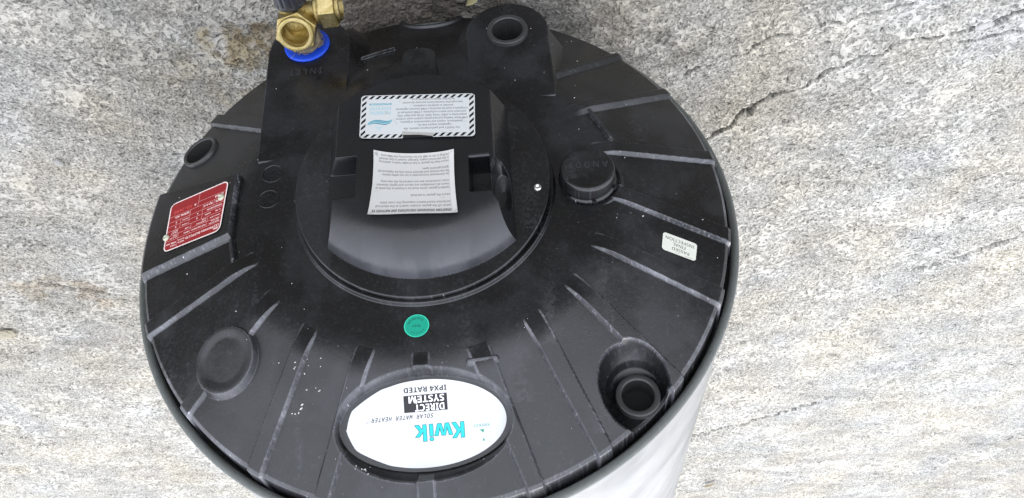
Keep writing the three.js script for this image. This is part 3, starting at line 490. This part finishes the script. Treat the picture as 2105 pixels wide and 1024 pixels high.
{ // instruction sheet
  const W = 1100, H = 1000, t = canvasTex(W, H, (g) => {
    g.fillStyle = '#c0beba'; g.fillRect(0, 0, W, H); g.fillStyle = '#cac8c4'; g.fillRect(0, 0, 70, H);
    g.fillStyle = '#a8a5a0'; g.fillRect(66, 0, 4, H);
    g.fillStyle = '#0e0d0f'; g.save(); g.beginPath(); g.rect(40, 34, W, 46); g.clip(); lettering(g, 'Important installation instructions and warnings 93', 72, 78, 985, 74, 'bold'); g.restore();
    g.fillStyle = '#1c1b1e';
    for (const [s, y, w] of [['witch off the geyser isolator switch at the electrical', 150, 950], ['istribution board before removing this cover plate', 208, 900], ['nsure the geyser is earthed.', 322, 520], ['tandard geyser wires must be crimped at the ends ar', 436, 985], ['nsure all connections are secure and tightly fastened', 492, 970], ['oose connections are not covered by the warranty', 548, 920], ['he thermostat incorporates a cut out safety device.', 655, 915], ['he thermostat and element must only be replaced wit', 708, 965], ['iginal genuine types.', 762, 370], ['nsure that the geyser is full of water before switching', 862, 955], ['n the electrical supply. Damage caused to the elemen', 912, 955], ['Failing to do so will not be covered by the warranty', 962, 930]]) lettering(g, s, 74, y, w, 47);
  });
  mesh('instruction_sheet', sheet([-0.121, 0.214], [0.139, 0.192], [-0.115, -0.018], [0.128, -0.044], top, 0.003, 40, undefined, (u, v) => [0.008 * Math.sin(v * Math.PI) * (u - 0.5) * -1, 0.010 * Math.sin(u * Math.PI) * (1 - v) - 0.004 * Math.sin(u * Math.PI) * v, 0.007 * Math.pow(Math.abs(2 * u - 1), 4) * (0.3 + 0.7 * Math.abs(2 * v - 1)) + 0.004 * Math.pow(Math.abs(2 * v - 1), 6)]), paper(t, 0.6), cover).userData.label = 'white printed instruction sheet cut off at its left side';
}
{ // oval brand label, drawn in cap coordinates
  const X0 = -0.23, X1 = 0.26, Y0 = 0.60, Y1 = 0.86, W = 1960, H = 1040, k = W / (X1 - X0), px = (x) => (x - X0) * k, py = (y) => (Y1 - y) * k;
  const t = canvasTex(W, H, (g) => {
    g.fillStyle = '#d2d2d2'; g.fillRect(0, 0, W, H);
    g.save(); g.font = 'bold 215px sans-serif'; g.lineJoin = 'round'; const m = g.measureText('Kwik').width; g.translate(px(-0.095), py(0.7355)); g.scale((0.142 * k) / m, 1); g.lineWidth = 12; g.strokeStyle = '#04666a'; g.strokeText('Kwik', 0, 0); g.fillStyle = '#00c0c6'; g.fillText('Kwik', 0, 0); g.restore();
    g.fillStyle = '#08080a'; g.save(); g.translate(px(-0.008), py(0.708)); g.transform(1, 0, -0.25, 1, 0, 0); g.font = 'bold 58px monospace'; let x = 0; for (const ch of 'SOLAR WATER HEATER') { g.fillText(ch, x, 0); x += 0.176 * k / 18; } g.restore();
    g.fillStyle = '#121113'; g.fillRect(px(-0.048), py(0.7015), 0.1225 * k, 0.0435 * k);
    g.fillStyle = '#ffffff'; lettering(g, 'DIRECT', px(-0.041), py(0.6825), 0.085 * k, 96, 'bold'); lettering(g, 'SYSTEM', px(-0.041), py(0.6605), 0.104 * k, 96, 'bold');
    g.beginPath(); g.moveTo(px(0.038), py(0.681)); g.lineTo(px(0.045), py(0.676)); g.lineTo(px(0.041), py(0.668)); g.lineTo(px(0.036), py(0.672)); g.fill();
    g.fillStyle = '#060608'; lettering(g, 'IPX4 RATED', px(-0.049), py(0.6375), 0.123 * k, 76, 'bold');
    const ex = px(-0.163), ew = 0.05 * k; g.strokeStyle = '#b9c7c4'; g.lineWidth = 4; g.strokeRect(ex, py(0.7875), ew, 0.03 * k); g.strokeRect(ex, py(0.755), ew, 0.0125 * k);
    g.fillStyle = '#0e8c74'; g.beginPath(); g.moveTo(ex + ew * 0.36, py(0.787)); g.lineTo(ex + ew * 0.50, py(0.787)); g.lineTo(ex + ew * 0.42, py(0.780)); g.fill(); g.beginPath(); g.moveTo(ex + ew * 0.36, py(0.7585)); g.lineTo(ex + ew * 0.62, py(0.7585)); g.lineTo(ex + ew * 0.42, py(0.767)); g.fill();
    g.fillStyle = '#6f9f97'; lettering(g, 'KWIKOT', ex + 8, py(0.7445), ew - 16, 40, 'bold');
  });
  const P = [], T = [], I = [], n = 160, m = 40;
  const edge = [[0.24, 0.685], [0.239, 0.736], [0.216, 0.767], [0.192, 0.795], [0.158, 0.811]];
  for (let j = 0; j <= m; j++) for (let i = 0; i <= n; i++) {
    const a = i / n * 2 * Math.PI, ca = Math.cos(a), sa = Math.sin(a); let R = 0.975;
    if (ca > 0.25) R -= 0.022 * Math.abs(Math.sin(a * 5.3 + 0.4)) * sstep(ca, 0.25, 0.6);
    const x = 0.0165 + 0.2315 * R * ca * j / m, y = 0.7315 + 0.1145 * R * sa * j / m;
    P.push(x * U, (y + 1) * U, (zf(x, y) + 0.0025) * U); T.push((x - X0) / (X1 - X0), (y - Y0) / (Y1 - Y0));
    if (i && j) { const q = j * (n + 1) + i; I.push(q - n - 2, q - 1, q - n - 1, q - n - 1, q - 1, q); }
  }
  const g = new THREE.BufferGeometry(); g.setAttribute('position', new THREE.Float32BufferAttribute(P, 3)); g.setAttribute('uv', new THREE.Float32BufferAttribute(T, 2)); g.setIndex(I); g.computeVertexNormals();
  mesh('oval_label', g, paper(t, 0.35), heater).userData.label = 'white oval label with turquoise lettering';
}
{ // red nameplate
  const W = 1150, H = 1000, t = canvasTex(W, H, (g) => {
    g.fillStyle = '#e9d9d4'; g.fillRect(0, 0, W, H); g.fillStyle = '#8c161b'; const R = (x, y, w, h, r) => { g.beginPath(); g.moveTo(x + r, y); g.arcTo(x + w, y, x + w, y + h, r); g.arcTo(x + w, y + h, x, y + h, r); g.arcTo(x, y + h, x, y, r); g.arcTo(x, y, x + w, y, r); g.fill(); };
    R(22, 22, W - 44, H - 44, 80);
    g.strokeStyle = '#e3b5ae'; g.lineWidth = 5; const ln = (...p) => { g.beginPath(); g.moveTo(p[0], p[1]); for (let i = 2; i < p.length; i += 2) g.lineTo(p[i], p[i + 1]); g.stroke(); };
    for (const y of [200, 300, 400, 500, 590, 700]) ln(22, y, W - 22, y);
    ln(22, 800, 560, 800); ln(560, 700, 560, H - 22); ln(310, 200, 310, 400); ln(880, 22, 880, 300); ln(640, 200, 640, 400); ln(440, 400, 440, 700); ln(700, 400, 700, 700); ln(880, 400, 880, 590); ln(230, 590, 230, 700);
    g.fillStyle = '#f3dcd6';
    lettering(g, 'Electrolux SA (PTY) LTD', 150, 150, 560, 62, 'bold'); lettering(g, 'MADE IN', 730, 110, 130, 40, 'bold'); lettering(g, 'SOUTH AFRICA', 730, 160, 140, 36, 'bold');
    g.lineWidth = 8; g.strokeStyle = '#f3dcd6'; g.strokeRect(52, 70, 82, 82); g.beginPath(); g.moveTo(66, 84); g.lineTo(122, 84); g.lineTo(94, 138); g.closePath(); g.stroke();
    for (const [s, x, y, w, z] of [['MODEL', 900, 90, 120, 34], ['150L', 900, 150, 110, 50], ['2000W', 1020, 150, 90, 36], ['RATED', 60, 240, 200, 32], ['400 kPa', 60, 285, 170, 32], ['PER 200 600 R', 330, 260, 280, 36], ['50Hz', 660, 260, 110, 36], ['VOLTS 230', 900, 250, 150, 32], ['TANK', 900, 288, 90, 28], ['HEAT LOSS', 60, 360, 200, 32], ['STANDING', 330, 340, 200, 28], ['1.98', 330, 385, 90, 36], ['1 kW', 660, 350, 100, 36], ['TEST', 900, 350, 140, 32], ['INLET', 900, 385, 120, 28], ['1.76', 60, 465, 110, 40], ['kWh', 260, 465, 120, 36], ['X', 520, 470, 30, 52], ['TYPE', 720, 450, 120, 30], ['X', 950, 470, 30, 52], ['HORIZONTAL', 60, 560, 300, 42], ['X', 520, 565, 30, 52], ['VERTICAL', 720, 555, 130, 30], ['X', 950, 565, 30, 52], ['CODE:', 60, 672, 150, 60], ['82-A-S', 260, 672, 170, 56], ['SERIAL NO.', 720, 680, 300, 58], ['IP84', 60, 780, 170, 62], ['A', 600, 790, 40, 60]]) lettering(g, s, x, y, w, z, 'bold');
    g.fillStyle = '#e05a55'; lettering(g, '10-7495', 680, 810, 380, 84, 'normal', 'monospace');
  });
  const TL = [0.651, 0.071], TR = [0.870, 0.077], BL = [0.645, -0.126], BR = [0.874, -0.117];
  const np = mesh('nameplate', sheet(TL, TR, BL, BR, (x) => ZD - (x - RT) * SL + 0.0215, 0.0035, 30, rounded(0.09, 1.15)), new THREE.MeshPhysicalMaterial({ map: t, roughness: 0.42, side: THREE.DoubleSide }), heater); np.userData.label = 'red nameplate with white printed table';
  const rm = new THREE.MeshStandardMaterial({ color: new THREE.Color(0.50, 0.50, 0.38), roughness: 0.5, metalness: 0.2 });
  for (const [x, y] of [[0.664, -0.062], [0.866, 0.020]]) { const g = latheZ([[0.0118, 0], [0.0112, 0.005], [0.008, 0.008], [0.005, 0.0085], [0.003, 0.004], [0.0001, 0.003]], 22); g.rotateY(Math.atan(SL)); g.translate(x, y, ZD - (x - RT) * SL + 0.0245); mesh('rivet', fin(g), rm, np); }
}
{ // small inspection sticker
  const t = canvasTex(640, 380, (g, W, H) => { g.fillStyle = '#d0d0c4'; g.fillRect(0, 0, W, H); g.fillStyle = '#0c0c10'; lettering(g, 'PASSED', 120, 130, 340, 88); lettering(g, 'FINAL', 200, 225, 250, 88); lettering(g, 'INSPECTION', 45, 320, 550, 88); g.fillRect(60, 30, 150, 4); g.fillRect(300, 30, 80, 4); });
  mesh('inspection_sticker', sheet([-0.815, 0.277], [-0.713, 0.247], [-0.831, 0.216], [-0.727, 0.186], zf, 0.003, 24, rounded(0.09, 1.6)), paper(t, 0.4), heater).userData.label = 'small white inspection sticker';
}
{ // green test dot
  const t = canvasTex(400, 400, (g) => {
    g.fillStyle = '#0e9d80'; g.fillRect(0, 0, 400, 400); g.strokeStyle = '#3fd0ae'; g.lineWidth = 12; g.beginPath(); g.arc(200, 200, 190, 0, 7); g.stroke();
    g.fillStyle = '#07352c'; const arc = (s, a0, a1, r, inner, size) => { g.font = 'bold ' + size + 'px sans-serif'; [...s].forEach((ch, i) => { const a = mix(a0, a1, i / (s.length - 1)); g.save(); g.translate(200 + r * Math.cos(a), 200 + r * Math.sin(a)); g.rotate(a + (inner ? -Math.PI / 2 : Math.PI / 2)); g.fillText(ch, -g.measureText(ch).width / 2, size / 3); g.restore(); }); };
    g.globalAlpha = 0.9; arc('ELECTRICAL', 2.5, 0.45, 135, true, 48); g.globalAlpha = 0.6; arc('PASSED', -2.35, -0.8, 130, false, 46); g.globalAlpha = 0.85; g.save(); g.translate(200, 200); g.rotate(0.22); lettering(g, 'TEST', 0, 18, 140, 52, 'bold', 'sans-serif', 'center'); g.restore();
  });
  const c = new THREE.CircleGeometry(0.0365, 48); c.rotateZ(0.15); c.translate(0.026, 0.474, 0.2125); mesh('test_dot', fin(c), new THREE.MeshPhysicalMaterial({ map: t, roughness: 0.5, side: THREE.DoubleSide }), heater).userData.label = 'round green test sticker';
}
{ // pale grains of grit lying on the cap
  const gs = [], base = new THREE.SphereGeometry(1, 7, 5), M = new THREE.Matrix4();
  const put = (x, y, s) => { const q = new THREE.Quaternion().setFromEuler(new THREE.Euler(rnd() - 0.5, rnd() - 0.5, rnd() * 6.3)); gs.push(base.clone().applyMatrix4(M.compose(new THREE.Vector3(x, y, zf(x, y) + s * 0.4), q, new THREE.Vector3(s * (1.2 + rnd()), s, s * 0.6)))); };
  for (let i = 0; i < 16; i++) put(0.30 + 0.10 * rnd(), 0.52 + 0.16 * rnd(), 0.0012 + rnd() * 0.0018);
  for (let i = 0; i < 60; i++) { const a = rnd() * 6.28, r = 0.43 + rnd() * 0.5; put(r * Math.cos(a), r * Math.sin(a), 0.0007 + rnd() * rnd() * 0.0014); }
  for (let i = 0; i < 7; i++) put(0.17 + rnd() * 0.05, 0.825 + rnd() * 0.03, 0.0008 + rnd() * 0.0016);
  const m = mesh('grit', fin(mergeGeometries(gs)), new THREE.MeshStandardMaterial({ color: new THREE.Color(0.62, 0.60, 0.57), roughness: 0.8 }), heater); m.userData.kind = 'stuff';
}

// ---------------------------------------------------------------- brass valve screwed into the inlet
{
  const brassTex = tex(256, 256, (d) => { for (let k = 0; k < 65536; k++) { const s = fbm((k % 256) / 16, (k >> 8) / 16, 16, 6, 4); d[k * 4] = toS(0.46 + 0.3 * (s - 0.5)); d[k * 4 + 1] = toS(0.365 + 0.26 * (s - 0.5)); d[k * 4 + 2] = toS(0.16 + 0.2 * (s - 0.5)); d[k * 4 + 3] = 255; } }, 4, true);
  const brass = new THREE.MeshStandardMaterial({ map: brassTex, metalness: 0.95, roughness: 0.27, bumpMap: plasticBump, bumpScale: 0.0003 });
  const valve = new THREE.Group(); valve.name = 'brass_valve'; scene.add(valve); tag(valve, 'brass elbow valve with black ribbed knob in the blue collar of the tank', 'valve');
  const sx = INL[0], sy = INL[1];
  const hex = (R, len, bev) => { const s = new THREE.Shape(); for (let i = 0; i < 6; i++) s[i ? 'lineTo' : 'moveTo'](R * Math.cos(i * Math.PI / 3), R * Math.sin(i * Math.PI / 3)); s.closePath(); return { s, len, bev }; };
  const nutGeo = (R, ri, len) => { // hexagon with chamfered corners, round bore
    const { s } = hex(R); const h = new THREE.Path(); h.absarc(0, 0, ri, 0, Math.PI * 2, true); s.holes.push(h);
    const g = new THREE.ExtrudeGeometry(s, { depth: len, bevelEnabled: true, bevelSize: 0.004, bevelThickness: 0.006, bevelSegments: 2, curveSegments: 32 }); g.deleteAttribute('uv'); const p = g.attributes.position, uv = new Float32Array(p.count * 2); for (let i = 0; i < p.count; i++) { uv[2 * i] = p.getX(i) * 4; uv[2 * i + 1] = p.getY(i) * 4 + p.getZ(i) * 3; } g.setAttribute('uv', new THREE.BufferAttribute(uv, 2)); return g;
  };
  mesh('threaded_stem', fin(latheZ([[0.040, 0], [0.042, 0.006], [0.040, 0.012], [0.042, 0.018], [0.040, 0.024], [0.042, 0.030], [0.040, 0.036], [0.042, 0.042], [0.040, 0.06], [0.040, 0.12]], 40, sx, sy, 0.212)), brass, valve);
  { // hemp wound on the thread
    const g = latheZ([[0.040, -0.002], [0.052, 0.004], [0.055, 0.016], [0.051, 0.028], [0.053, 0.040], [0.047, 0.052], [0.040, 0.058]], 64, 0, 0, 0), p = g.attributes.position;
    for (let i = 0; i < p.count; i++) { const x = p.getX(i), y = p.getY(i), a = Math.atan2(y, x), k = 1 + 0.30 * (fbm(a * 5 + 20, p.getZ(i) * 130 + 20, 1 << 20, 8, 4) - 0.45); p.setX(i, x * k); p.setY(i, y * k); } g.computeVertexNormals(); g.translate(sx, sy, 0.222);
    const hemp = new THREE.MeshStandardMaterial({ color: new THREE.Color(0.52, 0.43, 0.29), roughness: 0.95, bumpMap: rockBump, bumpScale: 0.002 });
    const gs = [g.toNonIndexed()];
    for (let i = 0; i < 46; i++) { const a = rnd() * 6.28, r0 = 0.046, r1 = 0.056 + rnd() * 0.012, z = 0.225 + rnd() * 0.05, c = new THREE.CatmullRomCurve3([new THREE.Vector3(sx + r0 * Math.cos(a), sy + r0 * Math.sin(a), z), new THREE.Vector3(sx + r1 * Math.cos(a + 0.3), sy + r1 * Math.sin(a + 0.3), z - 0.004), new THREE.Vector3(sx + r0 * 1.1 * Math.cos(a + 0.8), sy + r0 * 1.1 * Math.sin(a + 0.8), z + (rnd() - 0.5) * 0.03)]); gs.push(new THREE.TubeGeometry(c, 8, 0.0009 + rnd() * 0.0012, 4).toNonIndexed()); }
    const c = new THREE.CatmullRomCurve3([new THREE.Vector3(sx + 0.03, sy + 0.045, 0.24), new THREE.Vector3(sx + 0.035, sy + 0.062, 0.236), new THREE.Vector3(sx + 0.05, sy + 0.078, 0.229)]); gs.push(new THREE.TubeGeometry(c, 10, 0.0009, 4).toNonIndexed());
    mesh('hemp_seal', fin(mergeGeometries(gs)), hemp, valve);
  }
  const ZE = 0.345;                                                    // height of the elbow on the stem
  const body = [latheZ([[0.050, 0.275], [0.053, 0.282], [0.053, 0.330], [0.050, 0.395], [0.044, 0.405], [0.044, 0.43]], 48, sx, sy, 0).toNonIndexed()];
  { const s = new THREE.SphereGeometry(0.056, 32, 20); s.translate(sx, sy, ZE); body.push(s.toNonIndexed()); }
  // the nut looks up and a little forward
  const up = new THREE.Vector3(-0.04, 0.93, 0.30).normalize(), qn = new THREE.Quaternion().setFromUnitVectors(new THREE.Vector3(0, 0, 1), up), at = new THREE.Vector3(sx - 0.002, sy, ZE - 0.02);
  const place = (g, d) => { g.applyQuaternion(qn); g.translate(at.x + up.x * d, at.y + up.y * d, at.z + up.z * d); return fin(g); };
  mesh('valve_body', fin(mergeGeometries(body.map((g) => { for (const k of Object.keys(g.attributes)) if (!['position', 'normal', 'uv'].includes(k)) g.deleteAttribute(k); return g; }))), brass, valve);
  const ng = nutGeo(0.0705, 0.047, 0.050); ng.rotateZ(0.25); const nut = mesh('compression_nut', place(ng, 0.036), brass, valve);
  mesh('nut_mouth', place(latheZ([[0.0615, 0], [0.0615, 0.010], [0.0595, 0.014], [0.050, 0.015], [0.0455, 0.012], [0.0445, 0.006], [0.0445, -0.022], [0.041, -0.025], [0.041, -0.040], [0.034, -0.043], [0.033, -0.066]], 64), 0.093), brass, nut);
  mesh('nut_bore', place(latheZ([[0.040, 0.0], [0.0001, -0.001]], 32), 0.028), boreMat, nut);
  // side union towards the middle of the cap
  const qx = new THREE.Quaternion().setFromUnitVectors(new THREE.Vector3(0, 0, 1), new THREE.Vector3(-1, 0.02, 0.02).normalize()), side = (g, d, dz = 0) => { g.applyQuaternion(qx); g.translate(sx - d, sy - 0.002, ZE + 0.028 + dz); return fin(g); };
  const un = mesh('side_union', side(latheZ([[0.030, 0], [0.030, 0.045], [0.050, 0.048], [0.053, 0.052], [0.053, 0.060], [0.047, 0.063], [0.047, 0.066]], 48), 0.028), brass, valve);
  const g6 = nutGeo(0.064, 0.036, 0.045); g6.rotateZ(0.1); mesh('union_nut', side(g6, 0.098), brass, un);
  mesh('union_end', side(latheZ([[0.048, 0], [0.048, 0.010], [0.042, 0.012], [0.034, 0.012], [0.034, -0.04], [0.0001, -0.04]], 48), 0.15), brass, un);
  // black ribbed knob on the end
  const prof = (a) => 0.0505 + 0.0042 * Math.pow(Math.abs(Math.cos(a * 6)), 0.5); const kg = new THREE.BufferGeometry(), KP = [], KI = [], rowsK = [[0.80, 0.412], [0.97, 0.414], [1.03, 0.420], [1.03, 0.430], [0.99, 0.434], [0.985, 0.56], [0.95, 0.572], [0.80, 0.578], [0.0, 0.575]], nk = 144;
  rowsK.forEach(([s, z], j) => { for (let i = 0; i <= nk; i++) { const a = i / nk * 2 * Math.PI, r = (j > 3 && j < 7 ? prof(a) : 0.0535) * s; KP.push(sx + r * Math.cos(a), sy + r * Math.sin(a), z); if (i && j) { const q = j * (nk + 1) + i; KI.push(q - nk - 2, q - nk - 1, q - 1, q - nk - 1, q, q - 1); } } });
  kg.setAttribute('position', new THREE.Float32BufferAttribute(KP, 3)); kg.setIndex(KI); kg.computeVertexNormals();
  mesh('knob', fin(kg), new THREE.MeshPhysicalMaterial({ color: new THREE.Color(0.02, 0.021, 0.026), roughness: 0.3, side: THREE.DoubleSide }), valve);
}

// ---------------------------------------------------------------- small things on the rock
function stone(name, label, category, x, z, sx, sy, sz, color, turn) {
  const g = new THREE.IcosahedronGeometry(1, 4), p = g.attributes.position;
  for (let i = 0; i < p.count; i++) { const v = new THREE.Vector3().fromBufferAttribute(p, i), k = 0.55 + 0.9 * fbm(v.x * 2.2 + 30 + x * 9, v.y * 1.7 + v.z * 2.6 + 30, 1 << 20, 4, 4); p.setXYZ(i, v.x * k * sx, v.y * k * sy, v.z * k * sz); }
  g.computeVertexNormals(); const m = mesh(name, g, new THREE.MeshStandardMaterial({ color: new THREE.Color(...color), roughness: 0.85, bumpMap: plasticBump, bumpScale: 0.0008 }), scene); m.position.set(x, sy * 0.35, z); m.rotation.y = turn; return tag(m, label, category);
}
stone('pebble', 'flat tan pebble on the rock left of the tank at the left edge', 'pebble', 0.819, -0.591, 0.017, 0.005, 0.011, [0.36, 0.32, 0.24], 0.4);
stone('pebble', 'pale round pebble on the speckled rock near the upper left corner', 'pebble', 0.502, -0.168, 0.0045, 0.003, 0.005, [0.40, 0.385, 0.36], 0);
stone('stone_chip', 'white stone chip beside the rock crack at the upper right', 'stone', -0.621, -0.086, 0.010, 0.003, 0.005, [0.50, 0.475, 0.465], 0.3);
function leaf(label, x, z, s, color, turn, y = 0.006) {
  const P = [], I = [], n = 14; for (let i = 0; i <= n; i++) for (let j = 0; j <= 4; j++) { const t = i / n, w = Math.sin(Math.PI * Math.pow(t, 0.8)) * 0.26 * s, q = j / 2 - 1; P.push((t - 0.5) * s, 0.10 * s * Math.abs(q) * Math.sin(t * 3) + 0.10 * s * t * t, q * w); if (i && j) { const k = i * 5 + j; I.push(k - 6, k - 5, k - 1, k - 5, k, k - 1); } }
  const g = new THREE.BufferGeometry(); g.setAttribute('position', new THREE.Float32BufferAttribute(P, 3)); g.setIndex(I); g.computeVertexNormals();
  const m = mesh('dry_leaf', g, new THREE.MeshPhysicalMaterial({ color: new THREE.Color(...color), roughness: 0.9, side: THREE.DoubleSide }), scene); m.position.set(x, y, z); m.rotation.y = turn; return tag(m, label, 'leaf');
}
leaf('yellowish dry leaf on the dark rock under the tank cap edge', -0.046, 0.030, 0.018, [0.30, 0.27, 0.14], 0.7);
leaf('tiny brown curled leaf on the pale rock right of the steel jacket', -0.51, -1.786, 0.035, [0.20, 0.15, 0.08], 0.2);

renderer.render(scene, camera);
